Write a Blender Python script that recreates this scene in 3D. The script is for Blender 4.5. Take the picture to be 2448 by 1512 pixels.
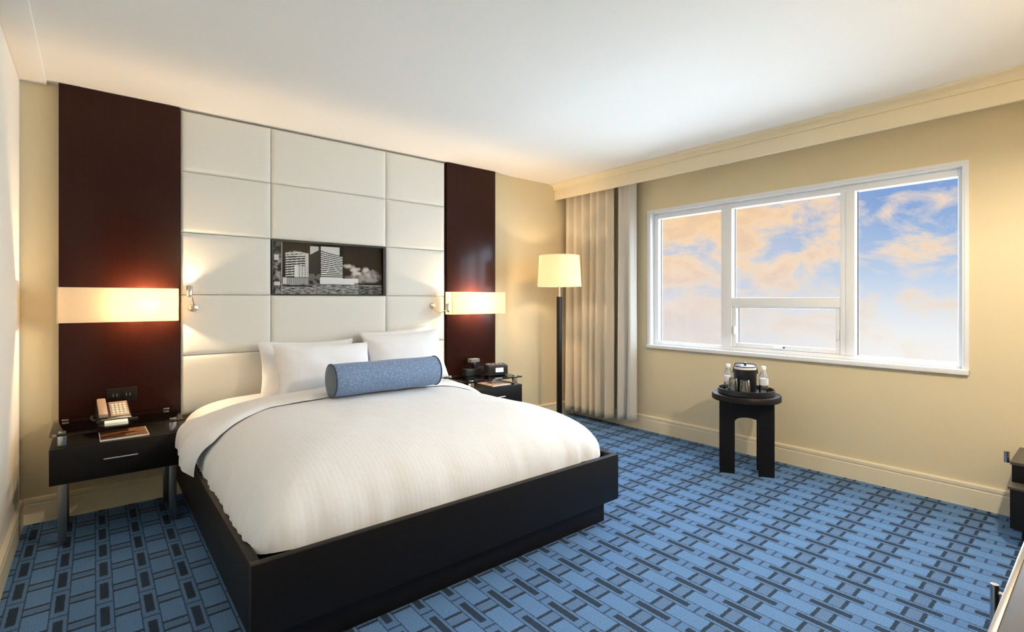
import bpy, bmesh, math, random
from mathutils import Vector, noise, Matrix

random.seed(4)
PI = math.pi
scene = bpy.context.scene
for o in list(bpy.data.objects):
    bpy.data.objects.remove(o)
COL = scene.collection

# ------------------------------------------------------------------ camera
cam_d = bpy.data.cameras.new('camera')
cam_d.sensor_width = 36.0
cam_d.lens = 36.0 * 1206.0 / 2448.0
cam_d.shift_y = -(756.0 - 717.0) / 2448.0
cam_d.clip_start = 0.02
cam = bpy.data.objects.new('camera', cam_d)
COL.objects.link(cam)
cam.location = (0, 0, 1.30)
cam.rotation_euler = (PI / 2, 0, -math.radians(39.637))
scene.camera = cam

# ------------------------------------------------------------------ exposure
vs = scene.view_settings
vs.view_transform = 'Standard'
vs.look = 'None'
vs.exposure = 0.35
vs.gamma = 1.0
vs.use_curve_mapping = False


def lin(r, g=None, b=None):
    if g is None:
        r, g, b = r
    f = lambda c: (c / 255 / 12.92) if c <= 10.3 else ((c / 255 + 0.055) / 1.055) ** 2.4
    return (f(r), f(g), f(b), 1.0)


# ------------------------------------------------------------------ sky
def build_world():
    w = bpy.data.worlds.new('world')
    scene.world = w
    w.use_nodes = True
    nt = w.node_tree
    for n in list(nt.nodes):
        nt.nodes.remove(n)
    N, L = nt.nodes.new, nt.links.new
    out = N('ShaderNodeOutputWorld')
    bg = N('ShaderNodeBackground')
    tc = N('ShaderNodeTexCoord')
    sep = N('ShaderNodeSeparateXYZ')
    L(tc.outputs['Generated'], sep.inputs[0])
    # clear sky by elevation
    ramp = N('ShaderNodeValToRGB')
    zup = N('ShaderNodeMath')
    zup.operation = 'ADD'
    zup.inputs[1].default_value = 0.10
    L(sep.outputs['Z'], zup.inputs[0])
    L(zup.outputs[0], ramp.inputs[0])
    e = ramp.color_ramp.elements
    e[0].position = 0.0
    e[0].color = lin(244, 243, 241)
    e[1].position = 1.0
    e[1].color = lin(70, 110, 180)
    for p, c in ((0.05, (236, 238, 239)), (0.09, (219, 226, 235)), (0.13, (194, 211, 232)), (0.18, (166, 191, 224)), (0.26, (130, 162, 211)), (0.55, (92, 130, 192))):
        k = e.new(p)
        k.color = lin(*c)
    # clouds, stretched along the horizon
    mp = N('ShaderNodeMapping')
    mp.inputs['Scale'].default_value = (10.5, 10.5, 19)
    mp.inputs['Location'].default_value = (1.1, 3.2, 0.35)
    L(tc.outputs['Generated'], mp.inputs[0])
    n1 = N('ShaderNodeTexNoise')
    n1.inputs['Scale'].default_value = 1.0
    n1.inputs['Detail'].default_value = 9.0
    n1.inputs['Roughness'].default_value = 0.60
    n1.inputs['Distortion'].default_value = 0.35
    L(mp.outputs[0], n1.inputs['Vector'])
    # more cloud over the sunset side (towards +Y)
    az = N('ShaderNodeMapRange')
    az.inputs['From Min'].default_value = 0.24
    az.inputs['From Max'].default_value = 0.46
    L(sep.outputs['Y'], az.inputs['Value'])
    add = N('ShaderNodeMath')
    add.operation = 'MULTIPLY_ADD'
    add.inputs[1].default_value = 0.085
    L(az.outputs[0], add.inputs[0])
    L(n1.outputs['Fac'], add.inputs[2])
    cr = N('ShaderNodeValToRGB')
    L(add.outputs[0], cr.inputs[0])
    cr.color_ramp.elements[0].position = 0.45
    cr.color_ramp.elements[0].color = (0, 0, 0, 1)
    cr.color_ramp.elements[1].position = 0.60
    cr.color_ramp.elements[1].color = (1, 1, 1, 1)
    # cloud colour: cream fringes, peach body, mauve cores; warmer near the sunset side
    cc = N('ShaderNodeValToRGB')
    L(add.outputs[0], cc.inputs[0])
    q = cc.color_ramp.elements
    q[0].position = 0.46
    q[0].color = lin(244, 226, 204)
    q[1].position = 0.86
    q[1].color = lin(214, 194, 182)
    for p, c in ((0.56, (250, 222, 188)), (0.66, (236, 208, 184))):
        k = q.new(p)
        k.color = lin(*c)
    warm = N('ShaderNodeMixRGB')
    warm.blend_type = 'MULTIPLY'
    warm.inputs[2].default_value = (1.06, 0.94, 0.70, 1)
    hi = N('ShaderNodeMapRange')
    hi.inputs['From Min'].default_value = 0.04
    hi.inputs['From Max'].default_value = 0.15
    L(sep.outputs['Z'], hi.inputs['Value'])
    m2 = N('ShaderNodeMath')
    m2.operation = 'MULTIPLY'
    L(az.outputs[0], m2.inputs[0])
    L(hi.outputs[0], m2.inputs[1])
    L(m2.outputs[0], warm.inputs[0])
    L(cc.outputs[0], warm.inputs[1])
    # clouds thin out into the haze of the horizon
    fade = N('ShaderNodeMapRange')
    fade.inputs['From Min'].default_value = -0.06
    fade.inputs['From Max'].default_value = 0.06
    fade.inputs['To Min'].default_value = 0.30
    fade.inputs['To Max'].default_value = 0.92
    L(sep.outputs['Z'], fade.inputs['Value'])
    m3 = N('ShaderNodeMath')
    m3.operation = 'MULTIPLY'
    L(cr.outputs[0], m3.inputs[0])
    L(fade.outputs[0], m3.inputs[1])
    mix = N('ShaderNodeMixRGB')
    L(m3.outputs[0], mix.inputs[0])
    lav = N('ShaderNodeMixRGB')
    lav.inputs[2].default_value = lin(209, 207, 214)
    lv = N('ShaderNodeMath')
    lv.operation = 'MULTIPLY'
    lv.inputs[1].default_value = 0.60
    L(az.outputs[0], lv.inputs[0])
    L(lv.outputs[0], lav.inputs[0])
    L(ramp.outputs[0], lav.inputs[1])
    L(lav.outputs[0], mix.inputs[1])
    L(warm.outputs[0], mix.inputs[2])
    L(mix.outputs[0], bg.inputs['Color'])
    bg.inputs['Strength'].default_value = 0.82
    L(bg.outputs[0], out.inputs[0])


build_world()

# soft evening daylight that comes in through the window
sun_d = bpy.data.lights.new('daylight', 'SUN')
sun_d.energy = 30.0
sun_d.angle = math.radians(130)
sun_d.color = (0.66, 0.83, 1.0)
sun = bpy.data.objects.new('daylight', sun_d)
COL.objects.link(sun)
sun.rotation_euler = Vector((-1.0, 0.10, -0.42)).to_track_quat('-Z', 'Y').to_euler()


# ------------------------------------------------------------------ helpers
def tag(o, label=None, cat=None, group=None, kind=None):
    if label:
        o['label'] = label
    if cat:
        o['category'] = cat
    if group:
        o['group'] = group
    if kind:
        o['kind'] = kind
    return o


def empty(name, loc, label=None, cat=None, group=None, kind=None):
    o = bpy.data.objects.new(name, None)
    COL.objects.link(o)
    o.location = loc
    o.empty_display_size = 0.1
    return tag(o, label, cat, group, kind)


def world_loc(o):
    v = Vector((0, 0, 0))
    while o is not None:
        v += Vector(o.location)
        o = o.parent
    return v


def link(name, bm, mat, parent=None, smooth=False, origin=None, sharp=True):
    """bmesh in world coordinates -> object; parts share the origin of their thing"""
    if parent is not None:
        org = world_loc(parent)
    elif origin is not None:
        org = Vector(origin)
    else:
        xs = [v.co for v in bm.verts]
        lo = Vector((min(c.x for c in xs), min(c.y for c in xs), min(c.z for c in xs)))
        hi = Vector((max(c.x for c in xs), max(c.y for c in xs), max(c.z for c in xs)))
        org = Vector(((lo.x + hi.x) / 2, (lo.y + hi.y) / 2, lo.z))
    for v in bm.verts:
        v.co -= org
    me = bpy.data.meshes.new(name)
    bmesh.ops.recalc_face_normals(bm, faces=bm.faces)
    bm.to_mesh(me)
    bm.free()
    if smooth:
        for p in me.polygons:
            p.use_smooth = True
        try:
            if sharp:
                me.set_sharp_from_angle(angle=math.radians(42))
        except Exception:
            pass
    if mat is not None:
        me.materials.append(mat)
    o = bpy.data.objects.new(name, me)
    COL.objects.link(o)
    if parent is not None:
        o.parent = parent
    else:
        o.location = org
    return o


def bm_box(bm, x0, x1, y0, y1, z0, z1, bev=0.0, seg=2):
    r = bmesh.ops.create_cube(bm, size=1.0)
    vs_ = r['verts']
    for v in vs_:
        v.co = Vector(((x0 + x1) / 2 + v.co.x * (x1 - x0), (y0 + y1) / 2 + v.co.y * (y1 - y0), (z0 + z1) / 2 + v.co.z * (z1 - z0)))
    if bev > 0:
        es = list({e for v in vs_ for e in v.link_edges})
        bmesh.ops.bevel(bm, geom=es, offset=bev, segments=seg, profile=0.6, affect='EDGES')
    return bm


def box(name, x0, x1, y0, y1, z0, z1, mat, parent=None, bev=0.0, seg=2, rot=None):
    bm = bmesh.new()
    bm_box(bm, x0, x1, y0, y1, z0, z1, bev, seg)
    if rot:
        bmesh.ops.rotate(bm, verts=bm.verts, cent=rot[0], matrix=Matrix.Rotation(rot[1], 3, rot[2]))
    return link(name, bm, mat, parent, smooth=bev > 0)


def bm_lathe(bm, prof, c, seg=32, axis='Z'):
    rings = []
    for r, h in prof:
        ring = []
        for i in range(seg):
            a = 2 * PI * i / seg
            if axis == 'Z':
                co = (c[0] + r * math.cos(a), c[1] + r * math.sin(a), c[2] + h)
            elif axis == 'X':
                co = (c[0] + h, c[1] + r * math.cos(a), c[2] + r * math.sin(a))
            else:
                co = (c[0] + r * math.cos(a), c[1] + h, c[2] + r * math.sin(a))
            ring.append(bm.verts.new(co))
        rings.append(ring)
    for a, b in zip(rings[:-1], rings[1:]):
        for i in range(seg):
            j = (i + 1) % seg
            bm.faces.new((a[i], a[j], b[j], b[i]))
    if prof[0][0] > 1e-5:
        bm.faces.new(rings[0])
    if prof[-1][0] > 1e-5:
        bm.faces.new(rings[-1])
    bmesh.ops.remove_doubles(bm, verts=bm.verts, dist=1e-5)
    return bm


def lathe(name, prof, c, mat, parent=None, seg=32, axis='Z'):
    bm = bmesh.new()
    bm_lathe(bm, prof, c, seg, axis)
    return link(name, bm, mat, parent, smooth=True)


def bm_tube(bm, pts, r, seg=10):
    pts = [Vector(p) for p in pts]
    rings = []
    up = Vector((0, 0, 1))
    for i, p in enumerate(pts):
        d = (pts[min(i + 1, len(pts) - 1)] - pts[max(i - 1, 0)]).normalized()
        u = up if abs(d.dot(up)) < 0.95 else Vector((1, 0, 0))
        a = d.cross(u).normalized()
        b = d.cross(a).normalized()
        rr = r[i] if isinstance(r, (list, tuple)) else r
        rings.append([bm.verts.new(p + a * rr * math.cos(2 * PI * k / seg) + b * rr * math.sin(2 * PI * k / seg)) for k in range(seg)])
    for A, B in zip(rings[:-1], rings[1:]):
        for i in range(seg):
            j = (i + 1) % seg
            bm.faces.new((A[i], A[j], B[j], B[i]))
    bm.faces.new(rings[0])
    bm.faces.new(rings[-1])
    return bm


def tube(name, pts, r, mat, parent=None, seg=10):
    bm = bmesh.new()
    bm_tube(bm, pts, r, seg)
    return link(name, bm, mat, parent, smooth=True)


def grid(name, fn, nu, nv, mat, parent=None, thick=0.0, smooth=True, close_u=False):
    """fn(u, v) -> xyz for u, v in 0..1"""
    bm = bmesh.new()
    V = [[bm.verts.new(fn(i / nu, j / nv)) for j in range(nv + 1)] for i in range(nu + 1)]
    for i in range(nu):
        for j in range(nv):
            bm.faces.new((V[i][j], V[i + 1][j], V[i + 1][j + 1], V[i][j + 1]))
    if close_u:
        bmesh.ops.remove_doubles(bm, verts=bm.verts, dist=1e-5)
    if thick:
        bmesh.ops.recalc_face_normals(bm, faces=bm.faces)
        bmesh.ops.solidify(bm, geom=list(bm.faces), thickness=thick)
    return link(name, bm, mat, parent, smooth=smooth, sharp=False)


def prism(name, prof, axis, a0, a1, mat, parent=None, smooth=False):
    """closed 2-D profile swept along an axis; profile is (Y,Z) for X, (X,Z) for Y, (X,Y) for Z"""
    bm = bmesh.new()

    def co(p, a):
        if axis == 'X':
            return (a, p[0], p[1])
        if axis == 'Y':
            return (p[0], a, p[1])
        return (p[0], p[1], a)
    A = [bm.verts.new(co(p, a0)) for p in prof]
    B = [bm.verts.new(co(p, a1)) for p in prof]
    n = len(prof)
    for i in range(n):
        j = (i + 1) % n
        bm.faces.new((A[i], A[j], B[j], B[i]))
    bm.faces.new(A)
    bm.faces.new(B)
    return link(name, bm, mat, parent, smooth)


# ------------------------------------------------------------------ materials
def principled(name, col, rough=0.5, metal=0.0, spec=0.5, coat=0.0, bump=None, var=None, sheen=0.0):
    """bump=(scale, strength); var=(scale, amount) gives gentle colour variation"""
    m = bpy.data.materials.new(name)
    m.use_nodes = True
    nt = m.node_tree
    b = nt.nodes['Principled BSDF']
    b.inputs['Base Color'].default_value = col
    b.inputs['Roughness'].default_value = rough
    b.inputs['Metallic'].default_value = metal
    b.inputs['Specular IOR Level'].default_value = spec
    b.inputs['Coat Weight'].default_value = coat
    b.inputs['Coat Roughness'].default_value = 0.12
    if sheen:
        b.inputs['Sheen Weight'].default_value = sheen
    tc = nt.nodes.new('ShaderNodeTexCoord')
    if bump:
        n = nt.nodes.new('ShaderNodeTexNoise')
        n.inputs['Scale'].default_value = bump[0]
        n.inputs['Detail'].default_value = 4
        nt.links.new(tc.outputs['Object'], n.inputs['Vector'])
        bp = nt.nodes.new('ShaderNodeBump')
        bp.inputs['Strength'].default_value = bump[1]
        bp.inputs['Distance'].default_value = 0.01
        nt.links.new(n.outputs['Fac'], bp.inputs['Height'])
        nt.links.new(bp.outputs[0], b.inputs['Normal'])
    if var:
        n = nt.nodes.new('ShaderNodeTexNoise')
        n.inputs['Scale'].default_value = var[0]
        n.inputs['Detail'].default_value = 5
        nt.links.new(tc.outputs['Object'], n.inputs['Vector'])
        mr = nt.nodes.new('ShaderNodeMapRange')
        mr.inputs['To Min'].default_value = 1 - var[1]
        mr.inputs['To Max'].default_value = 1 + var[1]
        nt.links.new(n.outputs['Fac'], mr.inputs['Value'])
        mx = nt.nodes.new('ShaderNodeMixRGB')
        mx.blend_type = 'MULTIPLY'
        mx.inputs[0].default_value = 1
        mx.inputs[1].default_value = col
        nt.links.new(mr.outputs[0], mx.inputs[2])
        nt.links.new(mx.outputs[0], b.inputs['Base Color'])
    return m


def wood(name, col, col2, rough, coat, axis=2, scale=(40, 40, 2.2)):
    m = principled(name, col, rough, coat=coat)
    nt = m.node_tree
    b = nt.nodes['Principled BSDF']
    tc = nt.nodes.new('ShaderNodeTexCoord')
    mp = nt.nodes.new('ShaderNodeMapping')
    mp.inputs['Scale'].default_value = scale
    n = nt.nodes.new('ShaderNodeTexNoise')
    n.inputs['Scale'].default_value = 1
    n.inputs['Detail'].default_value = 6
    n.inputs['Distortion'].default_value = 0.6
    mx = nt.nodes.new('ShaderNodeMixRGB')
    mx.inputs[1].default_value = col
    mx.inputs[2].default_value = col2
    nt.links.new(tc.outputs['Object'], mp.inputs[0])
    nt.links.new(mp.outputs[0], n.inputs['Vector'])
    nt.links.new(n.outputs['Fac'], mx.inputs[0])
    nt.links.new(mx.outputs[0], b.inputs['Base Color'])
    return m


def thin_glass(name, tint=(1, 1, 1, 1), gloss=1.0):
    m = bpy.data.materials.new(name)
    m.use_nodes = True
    nt = m.node_tree
    for n in list(nt.nodes):
        nt.nodes.remove(n)
    out = nt.nodes.new('ShaderNodeOutputMaterial')
    tr = nt.nodes.new('ShaderNodeBsdfTransparent')
    tr.inputs[0].default_value = tint
    gl = nt.nodes.new('ShaderNodeBsdfGlossy')
    gl.inputs['Roughness'].default_value = 0.02
    fr = nt.nodes.new('ShaderNodeFresnel')
    fr.inputs[0].default_value = 1.45
    mu = nt.nodes.new('ShaderNodeMath')
    mu.operation = 'MULTIPLY'
    mu.inputs[1].default_value = gloss
    mix = nt.nodes.new('ShaderNodeMixShader')
    nt.links.new(fr.outputs[0], mu.inputs[0])
    nt.links.new(mu.outputs[0], mix.inputs[0])
    nt.links.new(tr.outputs[0], mix.inputs[1])
    nt.links.new(gl.outputs[0], mix.inputs[2])
    nt.links.new(mix.outputs[0], out.inputs[0])
    return m


def shade_mat(name, col, trans=0.65):
    m = bpy.data.materials.new(name)
    m.use_nodes = True
    nt = m.node_tree
    for n in list(nt.nodes):
        nt.nodes.remove(n)
    out = nt.nodes.new('ShaderNodeOutputMaterial')
    d = nt.nodes.new('ShaderNodeBsdfDiffuse')
    d.inputs[0].default_value = col
    t = nt.nodes.new('ShaderNodeBsdfTranslucent')
    t.inputs[0].default_value = col
    mix = nt.nodes.new('ShaderNodeMixShader')
    mix.inputs[0].default_value = trans
    nt.links.new(d.outputs[0], mix.inputs[1])
    nt.links.new(t.outputs[0], mix.inputs[2])
    nt.links.new(mix.outputs[0], out.inputs[0])
    return m


def emit(name, col, s):
    m = bpy.data.materials.new(name)
    m.use_nodes = True
    nt = m.node_tree
    b = nt.nodes['Principled BSDF']
    b.inputs['Base Color'].default_value = (0.8, 0.8, 0.8, 1)
    b.inputs['Emission Color'].default_value = col
    b.inputs['Emission Strength'].default_value = s
    return m


class NB:
    """tiny node-math builder"""

    def __init__(self, nt):
        self.nt = nt

    def m(self, op, a, b=None, c=None):
        n = self.nt.nodes.new('ShaderNodeMath')
        n.operation = op
        for i, v in enumerate((a, b, c)):
            if v is None:
                continue
            if isinstance(v, (int, float)):
                n.inputs[i].default_value = v
            else:
                self.nt.links.new(v, n.inputs[i])
        return n.outputs[0]

    def lt(self, a, b):
        return self.m('LESS_THAN', a, b)

    def gt(self, a, b):
        return self.m('GREATER_THAN', a, b)

    def mix(self, f, a, b):
        n = self.nt.nodes.new('ShaderNodeMixRGB')
        for i, v in enumerate((f, a, b)):
            if isinstance(v, (int, float)):
                n.inputs[i].default_value = v
            elif isinstance(v, tuple):
                n.inputs[i].default_value = v
            else:
                self.nt.links.new(v, n.inputs[i])
        return n.outputs[0]


def carpet_material():
    m = principled('carpet', (0.1, 0.14, 0.2, 1), 0.95, spec=0.1)
    nt = m.node_tree
    b = nt.nodes['Principled BSDF']
    tc = nt.nodes.new('ShaderNodeTexCoord')
    sp = nt.nodes.new('ShaderNodeSeparateXYZ')
    fz = nt.nodes.new('ShaderNodeTexNoise')
    fz.inputs['Scale'].default_value = 170
    fz.inputs['Detail'].default_value = 2
    nt.links.new(tc.outputs['Object'], fz.inputs['Vector'])
    wob = nt.nodes.new('ShaderNodeVectorMath')
    wob.operation = 'MULTIPLY_ADD'
    wob.inputs[1].default_value = (0.010, 0.010, 0)
    nt.links.new(fz.outputs['Color'], wob.inputs[0])
    nt.links.new(tc.outputs['Object'], wob.inputs[2])
    nt.links.new(wob.outputs[0], sp.inputs[0])
    k = NB(nt)
    PX, PY = 0.147, 0.235
    # a in -0.5..0.5, zero in the middle of the narrow column; c likewise along Y
    a = k.m('SUBTRACT', k.m('FRACT', k.m('ADD', k.m('DIVIDE', k.m('SUBTRACT', sp.outputs['X'], 0.187), PX), 50.5)), 0.5)
    c = k.m('SUBTRACT', k.m('FRACT', k.m('ADD', k.m('DIVIDE', k.m('SUBTRACT', sp.outputs['Y'], 2.90), PY), 50.5)), 0.5)
    aa = k.m('ABSOLUTE', a)
    ca = k.m('ABSOLUTE', c)
    narrow = k.lt(aa, 0.205)
    edge = k.m('MULTIPLY', k.gt(aa, 0.188), k.lt(aa, 0.222))
    core = k.m('MULTIPLY', k.lt(aa, 0.105), k.lt(ca, 0.335))
    cross = k.m('MULTIPLY', narrow, k.gt(ca, 0.478))
    bars = k.m('MULTIPLY', k.m('MULTIPLY', k.gt(ca, 0.10), k.lt(ca, 0.165)), k.gt(aa, 0.205))
    strip = k.m('MULTIPLY', k.lt(ca, 0.10), k.gt(aa, 0.205))
    light = lin(99, 135, 178)
    mid = lin(94, 122, 158)
    bord = lin(93, 126, 168)
    dark = lin(52, 66, 82)
    line = lin(62, 82, 106)
    col = k.mix(strip, light, mid)
    col = k.mix(narrow, col, bord)
    col = k.mix(edge, col, line)
    col = k.mix(cross, col, line)
    col = k.mix(bars, col, dark)
    col = k.mix(core, col, dark)
    n = nt.nodes.new('ShaderNodeTexNoise')
    n.inputs['Scale'].default_value = 210
    n.inputs['Detail'].default_value = 2
    nt.links.new(tc.outputs['Object'], n.inputs['Vector'])
    mr = nt.nodes.new('ShaderNodeMapRange')
    mr.inputs['To Min'].default_value = 0.35
    mr.inputs['To Max'].default_value = 1.65
    nt.links.new(n.outputs['Fac'], mr.inputs['Value'])
    mx = nt.nodes.new('ShaderNodeMixRGB')
    mx.blend_type = 'MULTIPLY'
    mx.inputs[0].default_value = 1
    nt.links.new(col, mx.inputs[1])
    nt.links.new(mr.outputs[0], mx.inputs[2])
    nt.links.new(mx.outputs[0], b.inputs['Base Color'])
    bp = nt.nodes.new('ShaderNodeBump')
    bp.inputs['Strength'].default_value = 0.5
    bp.inputs['Distance'].default_value = 0.004
    nt.links.new(n.outputs['Fac'], bp.inputs['Height'])
    nt.links.new(bp.outputs[0], b.inputs['Normal'])
    return m


def duvet_material():
    m = principled('white_cotton', lin(234, 234, 235), 0.75, spec=0.25, sheen=0.1)
    nt = m.node_tree
    b = nt.nodes['Principled BSDF']
    tc = nt.nodes.new('ShaderNodeTexCoord')
    w = nt.nodes.new('ShaderNodeTexWave')
    w.bands_direction = 'X'
    w.inputs['Scale'].default_value = 14
    nt.links.new(tc.outputs['Object'], w.inputs['Vector'])
    n = nt.nodes.new('ShaderNodeTexNoise')
    n.inputs['Scale'].default_value = 7
    n.inputs['Detail'].default_value = 5
    nt.links.new(tc.outputs['Object'], n.inputs['Vector'])
    ad = nt.nodes.new('ShaderNodeMath')
    ad.operation = 'MULTIPLY_ADD'
    ad.inputs[1].default_value = 0.035
    nt.links.new(w.outputs['Fac'], ad.inputs[0])
    nt.links.new(n.outputs['Fac'], ad.inputs[2])
    bp = nt.nodes.new('ShaderNodeBump')
    bp.inputs['Strength'].default_value = 0.25
    bp.inputs['Distance'].default_value = 0.02
    nt.links.new(ad.outputs[0], bp.inputs['Height'])
    nt.links.new(bp.outputs[0], b.inputs['Normal'])
    return m


def bolster_material():
    m = principled('blue_woven_fabric', lin(110, 135, 170), 0.7, spec=0.3, sheen=0.2)
    nt = m.node_tree
    b = nt.nodes['Principled BSDF']
    tc = nt.nodes.new('ShaderNodeTexCoord')
    mp = nt.nodes.new('ShaderNodeMapping')
    mp.inputs['Scale'].default_value = (46, 62, 62)
    v = nt.nodes.new('ShaderNodeTexVoronoi')
    v.inputs['Scale'].default_value = 1.0
    v.feature = 'DISTANCE_TO_EDGE'
    nt.links.new(tc.outputs['Object'], mp.inputs[0])
    nt.links.new(mp.outputs[0], v.inputs['Vector'])
    r = nt.nodes.new('ShaderNodeValToRGB')
    r.color_ramp.elements[0].position = 0.02
    r.color_ramp.elements[0].color = lin(104, 126, 158)
    r.color_ramp.elements[1].position = 0.35
    r.color_ramp.elements[1].color = lin(130, 154, 190)
    nt.links.new(v.outputs['Distance'], r.inputs[0])
    nt.links.new(r.outputs[0], b.inputs['Base Color'])
    return m


M = {}
M['wall'] = principled('wall_paint', lin(226, 212, 178), 0.85, spec=0.2, bump=(180, 0.04))
M['wall_white'] = principled('pale_wall_paint', lin(236, 230, 216), 0.85, spec=0.2, bump=(180, 0.04))
M['ceiling'] = principled('ceiling_paint', lin(240, 237, 230), 0.9, spec=0.15, bump=(200, 0.03))
M['trim'] = principled('cream_trim_paint', lin(238, 226, 196), 0.5, spec=0.35, bump=(60, 0.02))
M['win'] = principled('white_window_frame', lin(236, 238, 240), 0.4, spec=0.4, bump=(80, 0.02))
M['gasket'] = principled('dark_window_gasket', lin(60, 62, 66), 0.6, bump=(90, 0.02))
M['glass'] = thin_glass('window_glass', gloss=0.3)
M['carpet'] = carpet_material()
M['panel'] = wood('dark_mahogany', (0.021, 0.0047, 0.0029, 1), (0.033, 0.0064, 0.0034, 1), 0.42, 0.24)
M['panel'].node_tree.nodes['Principled BSDF'].inputs['Specular IOR Level'].default_value = 0.08
M['panel'].node_tree.nodes['Principled BSDF'].inputs['Coat Roughness'].default_value = 0.16
M['black_wood'] = wood('black_stained_wood', (0.0040, 0.0034, 0.0034, 1), (0.0075, 0.0052, 0.0045, 1), 0.45, 0.0, scale=(3, 40, 40))
M['black_wood'].node_tree.nodes['Principled BSDF'].inputs['Specular IOR Level'].default_value = 0.28
M['leather'] = principled('cream_upholstery', lin(221, 219, 210), 0.6, spec=0.3, bump=(240, 0.06), var=(3, 0.02))
M['seam'] = principled('dark_gap_backing', lin(190, 182, 160), 0.9, bump=(90, 0.05))
M['duvet'] = duvet_material()
M['pillow'] = principled('white_pillow_cotton', lin(236, 236, 238), 0.75, spec=0.25, bump=(9, 0.35), sheen=0.1)
M['mattress'] = principled('white_mattress_ticking', lin(235, 232, 225), 0.8, bump=(30, 0.1))
M['bolster'] = bolster_material()
M['bolster_end'] = principled('grey_blue_fabric', lin(96, 106, 118), 0.8, bump=(220, 0.2), sheen=0.2)
M['piping'] = principled('dark_blue_piping', lin(52, 62, 80), 0.7, bump=(300, 0.1))
M['chrome'] = principled('brushed_chrome', (0.62, 0.60, 0.57, 1), 0.22, metal=1.0, bump=(150, 0.02))
M['leg_metal'] = principled('dark_satin_metal', (0.34, 0.31, 0.28, 1), 0.30, metal=1.0, bump=(150, 0.02))
M['nickel'] = principled('satin_nickel', (0.66, 0.62, 0.54, 1), 0.35, metal=1.0, bump=(150, 0.02))
M['table_glass'] = thin_glass('clear_table_glass', (0.90, 0.94, 0.92, 1), 1.0)
M['clear'] = thin_glass('clear_drinking_glass', (0.90, 0.93, 0.95, 1), 3.2)
M['shade'] = shade_mat('linen_lamp_shade', lin(250, 240, 220), 0.60)
M['black_plastic'] = principled('black_plastic', (0.012, 0.012, 0.014, 1), 0.35, bump=(120, 0.03))
M['grey_plastic'] = principled('grey_plastic', lin(120, 118, 116), 0.45, bump=(120, 0.03))
M['beige_plastic'] = principled('warm_grey_plastic', lin(150, 128, 112), 0.45, bump=(120, 0.03))
M['pale_plastic'] = principled('pale_keys', lin(222, 210, 200), 0.5, bump=(120, 0.03))
M['paper'] = principled('white_paper', lin(245, 240, 232), 0.7, bump=(60, 0.02))
M['display'] = emit('clock_display', lin(200, 215, 230), 0.9)
M['curtain'] = principled('beige_curtain', lin(214, 203, 182), 0.8, spec=0.2, bump=(200, 0.08), sheen=0.15)
M['curtain2'] = principled('pale_grey_curtain', lin(215, 211, 203), 0.8, spec=0.2, bump=(200, 0.08), sheen=0.15)
M['cap'] = principled('white_cap', lin(245, 245, 242), 0.4, bump=(120, 0.03))
M['label'] = principled('pale_bottle_label', lin(225, 226, 225), 0.5, var=(60, 0.15))
M['dark_metal'] = principled('dark_bronze', (0.03, 0.022, 0.016, 1), 0.35, metal=0.6, bump=(120, 0.02))
M['outlet'] = principled('dark_outlet_plate', (0.010, 0.006, 0.005, 1), 0.5, spec=0.2, bump=(90, 0.02))
M['stone'] = wood('brown_grey_top', lin(66, 58, 51), lin(84, 74, 64), 0.35, 0.1, scale=(2.2, 14, 14))
M['door'] = wood('hall_door_wood', lin(70, 45, 30), lin(90, 58, 38), 0.4, 0.1)

# ------------------------------------------------------------------ room
A, B, H = 4.04, 4.24, 2.58          # headboard wall, window wall, ceiling
XL = -0.33                          # left wall
YF, XH, YH = -0.50, 0.95, -2.6      # wall behind the camera, hall corner, hall end


def struct(o):
    o['kind'] = 'structure'
    return o


def fix_origin(o):
    """structure meshes keep the world origin so that patterns stay in metres"""
    off = Vector(o.location)
    for v in o.data.vertices:
        v.co += off
    o.location = (0, 0, 0)
    return o


struct(fix_origin(box('floor', XL - 0.1, B + 0.2, YH - 0.1, A + 0.1, -0.1, 0, M['carpet'])))
struct(box('ceiling', XL - 0.1, B + 0.2, YH - 0.1, A + 0.1, H, H + 0.1, M['ceiling']))
struct(box('wall_back', XL - 0.1, B + 0.2, A, A + 0.1, 0, H, M['wall']))
struct(box('wall_left', XL - 0.1, XL, YH, A, 0, H, M['wall_white']))
struct(box('wall_front', XH, B, YF - 0.1, YF, 0, H, M['wall']))
struct(box('wall_hall', XH, XH + 0.1, YH, YF - 0.1, 0, H, M['wall_white']))
struct(box('wall_hall_end', XL, XH + 0.1, YH - 0.1, YH, 0, H, M['wall_white']))

# window wall with its opening
WY0, WY1, WZ0, WZ1 = 0.63, 2.98, 0.845, 2.16
bm = bmesh.new()
bm_box(bm, B, B + 0.2, YF - 0.1, A, 0, WZ0)
bm_box(bm, B, B + 0.2, YF - 0.1, A, WZ1, H)
bm_box(bm, B, B + 0.2, YF - 0.1, WY0, WZ0, WZ1)
bm_box(bm, B, B + 0.2, WY1, A, WZ0, WZ1)
struct(link('wall_right', bm, M['wall']))


def baseboard(name, axis, a0, a1, pos, sgn):
    h, t = 0.15, 0.018
    prof = [(0, 0), (t, 0), (t, h - 0.040), (t - 0.004, h - 0.036), (t - 0.004, h - 0.030), (t, h - 0.027), (t, h - 0.008), (t - 0.006, h), (0, h)]
    prof = [(pos + sgn * p, z) for p, z in prof]
    return struct(prism(name, prof, axis, a0, a1, M['trim']))


baseboard('baseboard_back', 'X', XL + 0.018, B - 0.018, A, -1)
baseboard('baseboard_right', 'Y', YF, A, B, -1)
baseboard('baseboard_left', 'Y', YH, A, XL, 1)
baseboard('baseboard_front', 'X', XH, B - 0.018, YF, 1)

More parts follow.
